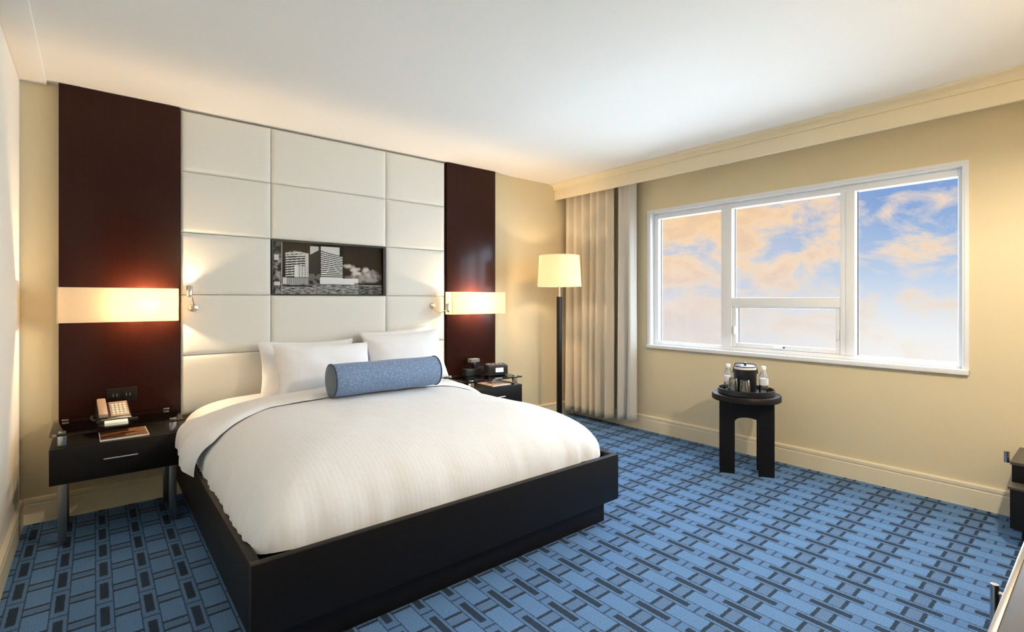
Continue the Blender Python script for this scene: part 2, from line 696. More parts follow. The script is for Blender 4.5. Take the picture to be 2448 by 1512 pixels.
# valance board of the curtain pocket, its moulding, the step on the left of the ceiling
XS = 3.963
struct(box('trim_1', XS, XS + 0.025, YF, A, 2.412, H, M['trim'], bev=0.003))
prof = [(XS, H), (XS, H - 0.060)] + [(XS - 0.012 - 0.045 * (1 - math.cos(q * PI / 10)), H - 0.012 - 0.045 * (1 - math.sin(q * PI / 10))) for q in range(6)] + [(XS - 0.072, H - 0.010), (XS - 0.072, H)]
struct(prism('trim_2', prof, 'Y', YF, A, M['trim'], smooth=False))
struct(box('trim_3', XL, -0.214, YF, A, H - 0.018, H, M['ceiling'], bev=0.004))

# hall door behind the camera
door = struct(box('door_1', -0.12, 0.78, YH, YH + 0.04, 0, 2.05, M['door'], bev=0.004))
tube('door_handle', [(0.68, YH + 0.045, 1.0), (0.68, YH + 0.10, 1.0), (0.58, YH + 0.10, 1.0)], 0.011, M['chrome'], door)


# ------------------------------------------------------------------ window
def build_window():
    w = empty('window_1', (B, (WY0 + WY1) / 2, WZ0), kind='structure')
    x0, x1 = B + 0.055, B + 0.125            # frame depth
    fw = 0.05
    # reveal lining
    bm = bmesh.new()
    bm_box(bm, B - 0.004, B + 0.19, WY0, WY0 + 0.012, WZ0, WZ1)
    bm_box(bm, B - 0.004, B + 0.19, WY1 - 0.012, WY1, WZ0, WZ1)
    bm_box(bm, B - 0.004, B + 0.19, WY0 + 0.012, WY1 - 0.012, WZ1 - 0.012, WZ1)
    link('reveal_lining', bm, M['win'], w)
    # slim casing round the opening
    cz = 0.022
    bm = bmesh.new()
    bm_box(bm, B - 0.010, B, WY0 - cz, WY0, WZ0 - 0.02, WZ1 + cz)
    bm_box(bm, B - 0.010, B, WY1, WY1 + cz, WZ0 - 0.02, WZ1 + cz)
    bm_box(bm, B - 0.010, B, WY0, WY1, WZ1, WZ1 + cz)
    link('casing', bm, M['win'], w)
    box('window_sill', B - 0.030, B + 0.19, WY0 - 0.022, WY1 + 0.022, WZ0 - 0.020, WZ0 + 0.012, M['win'], w, bev=0.005)
    y0, y1, z0, z1 = WY0 + 0.012, WY1 - 0.012, WZ0 + 0.012, WZ1 - 0.012
    box('window_frame', x0, x1, y0, y0 + fw - 0.02, z0, z1, M['win'], w, bev=0.004)
    box('window_frame', x0, x1, y1 - fw, y1, z0, z1, M['win'], w, bev=0.004)
    box('window_frame', x0, x1, y0 + fw - 0.02, y1 - fw, z1 - fw, z1, M['win'], w, bev=0.004)
    box('window_frame', x0, x1, y0 + fw - 0.02, y1 - fw, z0, z0 + 0.032, M['win'], w, bev=0.004)
    # mullions and the rail between the fixed pane and the hopper below it
    m1, m2 = 2.215, 1.290                    # mullion centres
    box('mullion', x0 - 0.012, x1, m1 - 0.048, m1 + 0.048, z0 + 0.032, z1 - fw, M['win'], w, bev=0.004)
    box('mullion', x0 - 0.012, x1, m2 - 0.048, m2 + 0.010, z0 + 0.032, z1 - fw, M['win'], w, bev=0.004)
    box('mullion', x0 - 0.006, x1, m2 + 0.010, m2 + 0.048, z0 + 0.032, z1 - fw, M['win'], w, bev=0.004)
    box('rail', x0 - 0.008, x1, m2 + 0.048, m1 - 0.048, 1.242, 1.318, M['win'], w, bev=0.004)
    # opening sash
    sx0, sx1 = x0 + 0.004, x1 - 0.01
    sy0, sy1, sz0, sz1 = m2 + 0.050, m1 - 0.050, z0 + 0.034, 1.240
    sash = box('sash', sx0, sx1, sy0, sy0 + 0.030, sz0, sz1, M['win'], w, bev=0.003)
    box('sash_stile', sx0, sx1, sy1 - 0.030, sy1, sz0, sz1, M['win'], sash, bev=0.003)
    box('sash_rail', sx0, sx1, sy0 + 0.030, sy1 - 0.030, sz0, sz0 + 0.034, M['win'], sash, bev=0.003)
    box('sash_rail', sx0, sx1, sy0 + 0.030, sy1 - 0.030, sz1 - 0.014, sz1, M['win'], sash, bev=0.003)
    for yy in (sy0 + 0.015, sy1 - 0.015):
        box('latch', sx0 - 0.018, sx0, yy - 0.010, yy + 0.010, 1.00, 1.07, M['win'], sash, bev=0.003)
    tube('crank', [(sx0, 1.73, sz0 + 0.016), (sx0 - 0.022, 1.73, sz0 + 0.018), (sx0 - 0.026, 1.81, sz0 + 0.012)], 0.006, M['win'], sash)
    lathe('crank_knob', [(0.0, 0), (0.009, 0.003), (0.009, 0.012), (0, 0.016)], (sx0 - 0.026, 1.73, sz0 + 0.016), M['gasket'], sash, seg=12)
    # panes with dark gaskets
    for (py0, py1, pz0, pz1) in ((m1 + 0.048, y1 - fw, z0 + 0.032, z1 - fw), (m2 + 0.048, m1 - 0.048, 1.318, z1 - fw),
                                 (sy0 + 0.030, sy1 - 0.030, sz0 + 0.034, sz1 - 0.014), (y0 + fw - 0.02, m2 - 0.048, z0 + 0.032, z1 - fw)):
        xg = x1 - 0.018
        p = box('pane', xg, xg + 0.006, py0, py1, pz0, pz1, M['glass'], w)
        bm = bmesh.new()
        g = 0.006
        bm_box(bm, xg - 0.004, xg, py0, py0 + g, pz0, pz1)
        bm_box(bm, xg - 0.004, xg, py1 - g, py1, pz0, pz1)
        link('gasket', bm, M['gasket'], p)


build_window()

# ------------------------------------------------------------------ headboard wall
cols = [(0.443, 1.004), (1.004, 1.916), (1.916, 2.500)]
zs = [H - 0.014, 2.160, 1.750, 1.333, 0.926, 0.525]


def tile_mesh(w, h, d=0.045, n=14):
    """cushioned panel, origin in the middle of its back; face looks towards -Y"""
    bm = bmesh.new()

    def prof(s):
        e = (1 - abs(s))
        return min(1.0, max(0.0, e)) ** 0.5
    ks = [-1 + 2 * i / n for i in range(n + 1)]
    ks = [math.copysign(1 - (1 - abs(k)) ** 2.2, k) for k in ks]
    V = []
    for kx in ks:
        row = []
        for kz in ks:
            ex = (1 - abs(kx)) * w / 2
            ez = (1 - abs(kz)) * h / 2
            fx = 1 - math.exp(-ex / 0.007)
            fz = 1 - math.exp(-ez / 0.007)
            dome = (1 - kx * kx) * (1 - kz * kz)
            row.append(bm.verts.new((kx * w / 2, -(d - 0.016 + 0.011 * min(fx, fz) + 0.005 * dome), kz * h / 2)))
        V.append(row)
    for i in range(n):
        for j in range(n):
            bm.faces.new((V[i][j], V[i + 1][j], V[i + 1][j + 1], V[i][j + 1]))
    # returns to the wall
    edge = [V[i][0] for i in range(n + 1)] + [V[n][j] for j in range(1, n + 1)] + [V[i][n] for i in range(n - 1, -1, -1)] + [V[0][j] for j in range(n - 1, 0, -1)]
    back = [bm.verts.new((v.co.x, 0, v.co.z)) for v in edge]
    m_ = len(edge)
    for i in range(m_):
        j = (i + 1) % m_
        bm.faces.new((edge[i], edge[j], back[j], back[i]))
    bm.faces.new(back)
    bmesh.ops.recalc_face_normals(bm, faces=bm.faces)
    me = bpy.data.meshes.new('panel')
    bm.to_mesh(me)
    bm.free()
    for p in me.polygons:
        p.use_smooth = True
    me.materials.append(M['leather'])
    return me


hb = empty('headboard', (1.47, A, 0.525), 'tall wall-height headboard of cream upholstered panels behind the bed', 'headboard')
bm = bmesh.new()
bm_box(bm, cols[0][0], cols[2][1], A - 0.008, A, zs[5], H - 0.002)
link('backing', bm, M['seam'], hb)
cache = {}
for ci, (xa, xb) in enumerate(cols):
    for ri in range(5):
        if ci == 1 and ri == 2:
            continue
        w, h = xb - xa - 0.002, zs[ri] - zs[ri + 1] - 0.002
        key = (round(w, 3), round(h, 3))
        if key not in cache:
            cache[key] = tile_mesh(w, h)
        o = bpy.data.objects.new('panel', cache[key])
        COL.objects.link(o)
        o.parent = hb
        o.location = Vector(((xa + xb) / 2, A - 0.008, (zs[ri] + zs[ri + 1]) / 2)) - Vector(hb.location)

# dark wood panels either side, running behind the night tables
dp1 = box('wall_panel', -0.161, 0.439, A - 0.055, A, 0.50, H - 0.004, M['panel'], bev=0.002)
tag(dp1, 'tall dark mahogany wall panel at the far left, behind the telephone', 'wall panel', 'mahogany panels flanking the headboard')
dp2 = box('wall_panel', 2.520, 3.085, A - 0.055, A, 0.50, H - 0.004, M['panel'], bev=0.002)
tag(dp2, 'tall dark mahogany wall panel behind the alarm clock, nearer the floor lamp', 'wall panel', 'mahogany panels flanking the headboard')


# ------------------------------------------------------------------ picture of towers
def build_picture():
    xa, xb = cols[1][0] + 0.004, cols[1][1] - 0.004
    za, zb = zs[3] + 0.004, zs[2] - 0.004
    p = empty('picture', ((xa + xb) / 2, A - 0.008, za), 'black and white photograph of high-rise towers set into the headboard', 'picture')
    d0 = A - 0.046
    t = 0.010
    box('frame', xa, xb, d0, A - 0.008, zb - t, zb, M['black_plastic'], p)
    box('frame', xa, xb, d0, A - 0.008, za, za + 0.006, M['black_plastic'], p)
    box('frame', xa, xa + 0.010, d0, A - 0.008, za + 0.006, zb - t, M['black_plastic'], p)
    box('frame', xb - 0.022, xb, d0, A - 0.008, za + 0.006, zb - t, M['black_plastic'], p)
    box('backing', xa + 0.010, xb - 0.022, A - 0.022, A - 0.008, za + 0.006, zb - t, M['black_plastic'], p)
    # the print: one flat sheet, its tones stored per face
    NU, NV = 240, 104
    x0, x1, z0, z1 = xa + 0.011, xb - 0.023, za + 0.007, zb - t - 0.001
    verts, faces, cols_ = [], [], []
    for i in range(NU + 1):
        for j in range(NV + 1):
            verts.append((x0 + (x1 - x0) * i / NU, A - 0.0235, z0 + (z1 - z0) * j / NV))

    def tone(u, v):
        px = 50 + u * 2180           # picture measured on a 2180 x 1040 sheet
        py = 1240 - v * 1040
        nz = noise.noise((u * 26, v * 13, 1.7))
        nf = noise.noise((u * 90, v * 40, 5.1))
        sky = (0.010, 0.009, 0.008) if px < 1390 else (0.030, 0.020, 0.013)
        c = sky
        # clouds
        if px > 1380:
            dens = 0
            for cx_, cy_, rx, ry, s in ((1500, 640, 130, 60, 1.0), (1620, 700, 150, 60, .9), (1680, 780, 120, 60, .9), (1860, 700, 90, 60, .9), (1900, 830, 360, 130, .45), (1800, 900, 420, 90, .4)):
                dd = ((px - cx_) / rx) ** 2 + ((py - cy_) / ry) ** 2
                dens = max(dens, s * max(0, 1.15 - dd + 0.9 * nz + 0.3 * nf))
            dens = min(1, dens)
            c = tuple(a + (b - a) * dens for a, b in zip(sky, (0.62, 0.56, 0.52)))
        # left tower with balconies
        if 280 < px < 725 and 365 + abs(px - 470) * 0.18 < py < 905:
            st = math.sin((py + 0.12 * px) * 2 * PI / 50)
            c = (0.62, 0.63, 0.61) if st + 0.35 * nz > (-0.6 if py < 470 else 0.15) else (0.03, 0.03, 0.03)
            if px > 640:
                c = (0.55, 0.56, 0.55)
        if 440 < px < 690 and 670 < py < 905:
            g = (math.sin(px * 2 * PI / 52) > 0.55 or math.sin(py * 2 * PI / 46) > 0.75) and px > 510
            c = (0.30, 0.31, 0.31) if g else (0.68, 0.69, 0.68)
        if 235 < px < 705 and 905 < py < 1045:
            c = (0.22, 0.22, 0.22) if math.sin(px * 2 * PI / 38) > 0 else (0.40, 0.41, 0.41)
            if px < 300:
                c = (0.6, 0.6, 0.6)
        # main tower: dark face, light striped face
        if 700 < px < 945 and py > 400 - (px - 700) * 0.6 and py < 1040:
            c = (0.020, 0.021, 0.021)
            if py > 820 and 0.4 < (0.5 + nz):
                c = (0.12, 0.12, 0.12)
        if 735 < px < 895 and 245 < py < 425 - (px - 735) * 0.62:
            c = (0.55, 0.55, 0.53)
        if 940 < px < 1380 and 240 < py < 905 and not (px > 1310 and py < 420):
            tilt = 0.26 - 0.28 * (py - 350) / 550
            st = math.sin((py - tilt * (px - 940)) * 2 * PI / 44)
            c = (0.72, 0.72, 0.70) if st > -0.1 else (0.025, 0.025, 0.025)
            if py < 330 + (px - 940) * 0.22:
                c = (0.66, 0.66, 0.63)
        if 925 < px < 1705 and 900 < py < 1035:
            c = (0.72, 0.73, 0.72)
            if px > 1620 and py > 990:
                c = (0.25, 0.24, 0.23)
        # street in front
        if py > 1035:
            s = 0.5 + 0.9 * noise.noise((u * 22, v * 60, 9.0)) + 0.5 * nf
            base = 0.30 if px < 1700 else 0.14
            c = (base * max(0.08, s) * 1.6,) * 3
            if 1060 < py < 1090 and px < 780:
                c = (0.02, 0.02, 0.02)
        if px > 1640 and 1035 < py < 1055:
            c = (0.6, 0.55, 0.52)
        # strip at the left: reflection of the picture in the frame's side, painted in
        if px < 195:
            s = max(0.02, 0.14 + 0.35 * nz + 0.2 * nf) * (0.4 if py < 450 else 1.0)
            c = (s, s, s)
            if 75 < px < 160 and 455 < py < 575 or 80 < px < 185 and 1000 < py < 1070:
                c = (0.62, 0.62, 0.6)
        if 200 < px < 222:
            c = (0.33, 0.33, 0.32)
        return c
    for i in range(NU):
        for j in range(NV):
            a = i * (NV + 1) + j
            faces.append((a, a + NV + 1, a + NV + 2, a + 1))
            cols_.append(tone((i + 0.5) / NU, (j + 0.5) / NV))
    org = Vector(p.location)
    me = bpy.data.meshes.new('print')
    me.from_pydata([tuple(Vector(v) - org) for v in verts], [], faces)
    at = me.color_attributes.new('tone', 'FLOAT_COLOR', 'CORNER')
    k = 0
    for poly, c in zip(me.polygons, cols_):
        for li in poly.loop_indices:
            at.data[li].color = (c[0], c[1], c[2], 1)
    mt = principled('photo_print', (0.5, 0.5, 0.5, 1), 0.6, spec=0.1)
    an = mt.node_tree.nodes.new('ShaderNodeVertexColor')
    an.layer_name = 'tone'
    mt.node_tree.links.new(an.outputs['Color'], mt.node_tree.nodes['Principled BSDF'].inputs['Base Color'])
    me.materials.append(mt)
    o = bpy.data.objects.new('print', me)
    COL.objects.link(o)
    o.parent = p
    box('glazing', xa + 0.010, xb - 0.022, A - 0.030, A - 0.028, za + 0.006, zb - t, thin_glass('picture_glass', gloss=0.12), p)


build_picture()


# ------------------------------------------------------------------ lamps
def point(name, loc, energy, col, r, parent):
    d = bpy.data.lights.new(name, 'POINT')
    d.energy = energy
    d.color = col
    d.shadow_soft_size = r
    o = bpy.data.objects.new(name, d)
    COL.objects.link(o)
    o.parent = parent
    o.location = Vector(loc) - world_loc(parent)
    return o


WARM = (1.0, 0.70, 0.40)


def sconce(xa, xb, bulb_x, label, energy):
    yb, yf = A - 0.055, A - 0.175
    z0, z1 = 1.165, 1.372
    s = empty('wall_sconce', ((xa + xb) / 2, yb, z0), label, 'wall lamp', 'linen wall lamps beside the headboard')
    box('backplate', xa + 0.2, xb - 0.2, yb - 0.012, yb, z0 + 0.03, z1 - 0.03, M['nickel'], s, bev=0.003)
    bm = bmesh.new()
    t = 0.004
    bm_box(bm, xa, xb, yf, yf + t, z0, z1)
    bm_box(bm, xa, xa + t, yf + t, yb - 0.004, z0, z1)
    bm_box(bm, xb - t, xb, yf + t, yb - 0.004, z0, z1)
    link('shade', bm, M['shade'], s)
    bx = bulb_x
    tube('socket_arm', [(bx, yb - 0.012, 1.235), (bx, yb - 0.055, 1.235)], 0.012, M['nickel'], s)
    point('bulb_light', (bx, (yb + yf) / 2 - 0.006, 1.272), energy, WARM, 0.022, s)
    return s


sconce(-0.165, 0.420, 0.265, 'long glowing linen wall lamp on the left mahogany panel, above the telephone', 20)
sconce(2.500, 3.120, 2.80, 'long glowing linen wall lamp on the right mahogany panel, above the alarm clock', 26)


def reading_lamp(pts, head, aim, label):
    b0 = Vector(pts[0])
    s = empty('reading_lamp', b0, label, 'reading lamp', 'small chrome reading lamps on the headboard')
    lathe('mount', [(0.0, 0.0), (0.026, 0.0), (0.026, -0.012), (0.016, -0.018), (0, -0.018)], (b0.x, b0.y, b0.z), M['nickel'], s, seg=20, axis='Y')
    tube('arm', pts, 0.0045, M['nickel'], s, seg=8)
    h = Vector(head)
    d = Vector(aim).normalized()
    tube('head', [h - d * 0.035, h - d * 0.028, h + d * 0.035, h + d * 0.040], [0.010, 0.016, 0.018, 0.018], M['chrome'], s, seg=16)
    bm = bmesh.new()
    bm_tube(bm, [h + d * 0.0405, h + d * 0.042], 0.013, 16)
    link('lens', bm, emit('led_lens', (1, 0.78, 0.5, 1), 2.0), s)
    sd = bpy.data.lights.new('led_light', 'SPOT')
    sd.energy = 1.3
    sd.color = (1, 0.74, 0.44)
    sd.spot_size = math.radians(75)
    sd.spot_blend = 0.8
    sd.shadow_soft_size = 0.012
    so = bpy.data.objects.new('led_light', sd)
    COL.objects.link(so)
    so.parent = s
    so.location = h + d * 0.05 - b0
    so.rotation_euler = d.to_track_quat('-Z', 'Y').to_euler()


yt = A - 0.062
reading_lamp([(0.515, yt + 0.012, 1.245), (0.512, yt - 0.045, 1.262), (0.500, yt - 0.055, 1.31), (0.488, yt - 0.045, 1.345)],
             (0.486, yt - 0.045, 1.352), (0.10, 0.45, 1.0), 'tiny chrome reading lamp on the headboard beside the left wall lamp')
reading_lamp([(2.365, yt + 0.012, 1.245), (2.352, yt - 0.055, 1.200), (2.38, yt - 0.09, 1.178), (2.44, yt - 0.10, 1.205)],
             (2.460, yt - 0.10, 1.222), (0.12, 0.42, 1.0), 'tiny chrome swing-arm reading lamp on the headboard beside the right wall lamp')


def floor_lamp(x, y):
    s = empty('floor_lamp', (x, y, 0), 'slim dark floor lamp with a pale drum shade in the corner by the curtain', 'floor lamp')
    lathe('base', [(0, 0), (0.135, 0), (0.135, 0.018), (0.128, 0.024), (0.02, 0.030), (0, 0.03)], (x, y, 0), M['dark_metal'], s, seg=40)
    box('pole', x - 0.020, x + 0.020, y - 0.020, y + 0.020, 0.028, 1.330, M['black_wood'], s, bev=0.003)
    lathe('neck', [(0.0, 0), (0.008, 0), (0.008, 0.17), (0, 0.17)], (x, y, 1.33), M['nickel'], s, seg=12)
    z0, z1 = 1.432, 1.745
    bm = bmesh.new()
    seg = 56
    rings = []
    for r, z in ((0.222, z0), (0.204, z1), (0.201, z1), (0.219, z0)):
        rings.append([bm.verts.new((x + r * math.cos(2 * PI * i / seg), y + r * math.sin(2 * PI * i / seg), z)) for i in range(seg)])
    for q in range(4):
        a, b = rings[q], rings[(q + 1) % 4]
        for i in range(seg):
            j = (i + 1) % seg
            bm.faces.new((a[i], a[j], b[j], b[i]))
    link('shade', bm, M['shade'], s, smooth=True)
    for i in range(3):
        a = 2 * PI * i / 3
        tube('shade_strut', [(x, y, 1.70), (x + 0.203 * math.cos(a), y + 0.203 * math.sin(a), 1.738)], 0.002, M['nickel'], s, seg=6)
    lathe('harp', [(0, 0), (0.003, 0), (0.003, 0.20), (0, 0.20)], (x, y, 1.50), M['nickel'], s, seg=8)
    point('bulb_light', (x, y + 0.03, 1.60), 5.5, (1.0, 0.80, 0.56), 0.03, s)


floor_lamp(3.62, 3.62)

# added lamp in the unseen entry hall, dim fill from behind the camera
hl = empty('hall_fill_lamp', (0.31, -1.6, H), 'added fill lamp, round and opal, on the unseen entry hall ceiling', 'fill lamp')
lathe('rim', [(0, 0), (0.21, 0), (0.21, -0.03), (0.195, -0.035), (0.0, -0.035)], (0.31, -1.6, H), M['nickel'], hl, seg=40)
lathe('diffuser', [(0.19, -0.036), (0.175, -0.07), (0.13, -0.10), (0.06, -0.115), (0, -0.118)], (0.31, -1.6, H), emit('opal_glass', (1.0, 0.90, 0.76, 1), 1.5), hl, seg=40)

# added fill lamp out of view, brightens the bed's foot and window wall
LX, LY = 2.55, -0.10
rl = empty('fill_lamp', (LX, LY, H), 'added fill lamp with a linen drum shade, out of view above the dresser', 'fill lamp')
lathe('canopy', [(0, 0), (0.07, 0), (0.07, -0.02), (0.012, -0.03), (0.010, -0.26), (0, -0.26)], (LX, LY, H), M['nickel'], rl, seg=28)
lathe('shade', [(0.205, -0.10), (0.205, -0.30), (0.201, -0.30), (0.201, -0.10)], (LX, LY, H), M['shade'], rl, seg=48)
point('bulb_light', (LX, LY + 0.05, H - 0.26), 98, (1.0, 0.85, 0.66), 0.04, rl)

# ------------------------------------------------------------------ bed
BX0, BX1, BY0, BY1 = 0.412, 2.380, 1.890, 3.985
bed = empty('bed_frame', ((BX0 + BX1) / 2, (BY0 + BY1) / 2, 0), 'low black wooden platform bed frame under the white duvet', 'bed frame')
box('foot_rail', BX0, BX1, BY0, BY0 + 0.035, 0.128, 0.390, M['black_wood'], bed, bev=0.003)
for x in (BX0, BX1 - 0.035):
    box('side_rail', x, x + 0.035, BY0 + 0.035, BY1, 0.128, 0.390, M['black_wood'], bed, bev=0.003)
box('plinth', BX0 + 0.07, BX1 - 0.07, BY0 + 0.05, BY1 - 0.03, 0, 0.128, M['black_wood'], bed, bev=0.002)
box('platform', BX0 + 0.035, BX1 - 0.035, BY0 + 0.035, BY1, 0.200, 0.240, M['black_wood'], bed)

mt = box('mattress', BX0 + 0.17, BX1 - 0.17, BY0 + 0.18, BY1 - 0.01, 0.240, 0.560, M['mattress'], bev=0.07, seg=4)
tag(mt, 'thick white mattress lying on the black platform under the duvet', 'mattress')

XC = (BX0 + BX1) / 2
YHEAD = 3.90


def duvet_top(y):
    t = (y - 1.95) / (3.45 - 1.95)
    return 0.625 + 0.045 * max(0, min(1, t)) + 0.012 * math.sin(t * 5)


def duvet_point(s, t, inflate=0.0, wid=0.0):
    """s -1..1 across, t -1 (head) .. 1 (foot)"""
    W = 0.957 + wid
    ymid, yfoot, yhead = 2.75, 1.930, YHEAD
    if t <= 0:
        X, Yh, r, foot = s, 0.0, abs(s), 0.0
        y = ymid + (-t) * (yhead - ymid)
    else:
        q13 = abs(s) ** 13 + t ** 13
        den = q13 ** (1 / 13)
        k = max(abs(s), t) / den if den > 0 else 0
        X, Yh = s * k, t * k
        r = max(abs(s), t)
        foot = t ** 13 / q13 if q13 > 1e-30 else 0.0
        y = ymid + Yh * (yfoot - ymid)
    n = 5.6 * (1 - foot) + 4.4 * foot
    prof = max(0.0, 1 - min(1.0, r) ** n) ** (1 / 2.5)
    x = XC + X * W
    zb = 0.378
    zt = duvet_top(y) + inflate
    crown = 0.022 * (1 - X * X)
    # pressed down under the pillows
    q = max(0.0, min(1.0, (y - 3.38) / 0.14))
    zt -= 0.062 * q * q * (3 - 2 * q) * (1 - X ** 4)
    z = zb + (zt - zb + crown) * prof
    # soft lumps and edge wrinkles
    z += 0.010 * noise.noise((x * 2.1, y * 2.1, 0.3)) * prof
    z += 0.004 * noise.noise((x * 6, y * 6, 2.3)) * prof
    e = max(0.0, 1 - prof)
    if e > 0:
        al = (x * 1.0 if Yh > abs(X) else y)
        wv = noise.noise((al * 9, 0.5, 4.0)) + 0.6 * noise.noise((al * 23, 2.5, z * 4))
        amp = 0.021 * e ** 0.7
        if abs(X) >= Yh:
            x += math.copysign(wv * amp, X)
        else:
            y -= wv * amp * 0.6
        z += 0.012 * e * noise.noise((x * 8, y * 8, 7))
    return Vector((x, y, max(z, 0.374)))


def cc(k, p=2.4):
    k = 2 * k - 1
    return math.copysign(1 - (1 - abs(k)) ** p, k)


bm_d = grid('duvet', lambda u, v: duvet_point(cc(u), (2 * v - 1) if v < 0.5 else 1 - (1 - (2 * v - 1)) ** 2.2), 130, 130, M['duvet'])
tag(bm_d, 'plump white duvet spread over the bed down to the black rails', 'duvet')


def fold_point(u, v):
    """turned-back head end of the duvet; v 0 = front hem, 1 = towards the pillows"""
    s = cc(u)
    lft = max(0.0, -s)
    yf_ = 3.22 - 0.26 * max(0, (lft - 0.62) / 0.38) ** 1.4 - 0.10 * max(0, (s - 0.75) / 0.25)
    if lft > 0.93:
        yf_ += 0.10 * (lft - 0.93) / 0.07
    y = yf_ + v * (3.52 - yf_)
    t = -(y - 2.75) / (YHEAD - 2.75)
    p = duvet_point(s, max(-1.2, t), 0.0, 0.0)
    lip = 1 - math.exp(-v / 0.05)
    hd = 0.030 * lip + 0.006
    ed = abs(s) ** 6
    d = Vector((math.copysign(1, s) * ed, 0, 1 - 0.6 * ed)).normalized()
    p = p + d * hd
    if s < 0:
        # the corner hangs out over the rail
        g = max(0, (lft - 0.80) / 0.20)
        p.x -= 0.055 * g * math.sin(min(1, v * 1.6 + 0.25) * PI * 0.75)
        p.z += 0.055 * max(0, (lft - 0.9) / 0.1) * v + 0.015 * g * (1 - abs(2 * v - 1))
    p.z += 0.005 * noise.noise((p.x * 7, p.y * 7, 3))
    return p


fold = grid('turned_back_fold', fold_point, 110, 26, M['duvet'], bm_d, thick=0.0)


def pillow(cx, cy, cz, w, h, th, lean, yaw, roll, label, seed, name='pillow'):
    bm = bmesh.new()
    n = 26
    ks = [-1 + 2 * i / n for i in range(n + 1)]
    ks = [math.copysign(1 - (1 - abs(k)) ** 1.6, k) for k in ks]
    R = Matrix.Rotation(yaw, 3, 'Z') @ Matrix.Rotation(-lean, 3, 'X') @ Matrix.Rotation(roll, 3, 'Y')

    def pt(a, b, side):
        pin = 0.075
        x = a * w / 2 * (1 - pin * (1 - b * b))
        z = b * h / 2 * (1 - pin * 1.3 * (1 - a * a))
        f = ((1 - abs(a) ** 3.2) * (1 - abs(b) ** 3.2))
        f = max(0, f) ** 0.55
        wr = noise.noise((a * 2.3 + seed, b * 2.3, side * 3)) * 0.14
        cr = 0.012 * noise.noise((a * 9 + seed, b * 4, side)) * (1 - f)
        dg = (a + b) * 4.2 if seed > 7 else (a - b) * 3.0
        wr += 0.10 * noise.noise((dg + seed, (a - b) * 1.1, 2.2)) * (0.3 + abs(a))
        y = -side * (th / 2) * f * (1 + wr) + cr
        sag = -0.015 * (1 - b) * (1 - a * a)
        v = Vector((x, y, z + sag))
        return R @ v + Vector((cx, cy, cz))
    for side in (1, -1):
        V = [[bm.verts.new(pt(a, b, side)) for b in ks] for a in ks]
        for i in range(n):
            for j in range(n):
                bm.faces.new((V[i][j], V[i + 1][j], V[i + 1][j + 1], V[i][j + 1]))
    # hem: the two sides share their outline
    bmesh.ops.remove_doubles(bm, verts=bm.verts, dist=0.004)
    o = link(name, bm, M['pillow'], None, smooth=True)
    return tag(o, label, 'pillow', 'white pillows at the headboard')


pillow(1.268, 3.60, 0.805, 0.69, 0.40, 0.21, 0.42, 0.03, 0.035, 'plump white pillow left of the middle, directly behind the blue bolster', 1.0)
pillow(1.235, 3.86, 0.795, 0.70, 0.42, 0.17, 0.24, 0.0, 0.02, 'white pillow at the back on the left, its edge showing beyond the front one', 5.0)
pillow(1.922, 3.64, 0.845, 0.68, 0.42, 0.21, 0.36, -0.02, -0.05, 'creased white pillow on the right, nearest the mahogany panel with the alarm clock', 9.0)
pillow(1.985, 3.87, 0.850, 0.66, 0.43, 0.15, 0.20, 0.0, -0.07, 'white pillow at the back on the right, only its top edge showing', 14.0)


def bolster():
    x0, x1, y, z, r = 1.135, 1.905, 3.165, 0.790, 0.103
    s = empty('bolster', ((x0 + x1) / 2, y, z - r), 'round blue patterned bolster cushion lying on the white duvet', 'bolster')
    bm = bmesh.new()
    L = x1 - x0
    prof = [(r * 0.97, 0.012), (r, 0.03)] + [(r * (1 + 0.012 * math.sin(i * 1.3)), 0.03 + (L - 0.06) * i / 10) for i in range(1, 10)] + [(r, L - 0.03), (r * 0.97, L - 0.012)]
    bm_lathe(bm, prof, (x0, y, z), 48, 'X')
    link('cover', bm, M['bolster'], s, smooth=True)
    lathe('end_cap', [(0, -0.006), (r * 0.5, -0.003), (r * 0.9, 0.004), (r * 0.975, 0.0125)], (x0, y, z), M['bolster_end'], s, seg=48, axis='X')
    lathe('end_cap', [(0, 0.006), (r * 0.5, 0.003), (r * 0.9, -0.004), (r * 0.975, -0.0125)], (x1, y, z), M['bolster_end'], s, seg=48, axis='X')
    for xx in (x0 + 0.012, x1 - 0.012):
        bm = bmesh.new()
        bm_tube(bm, [(xx, y + r * 0.99 * math.cos(2 * PI * i / 48), z + r * 0.99 * math.sin(2 * PI * i / 48)) for i in range(49)], 0.0045, 8)
        link('piping', bm, M['piping'], s, smooth=True)


bolster()


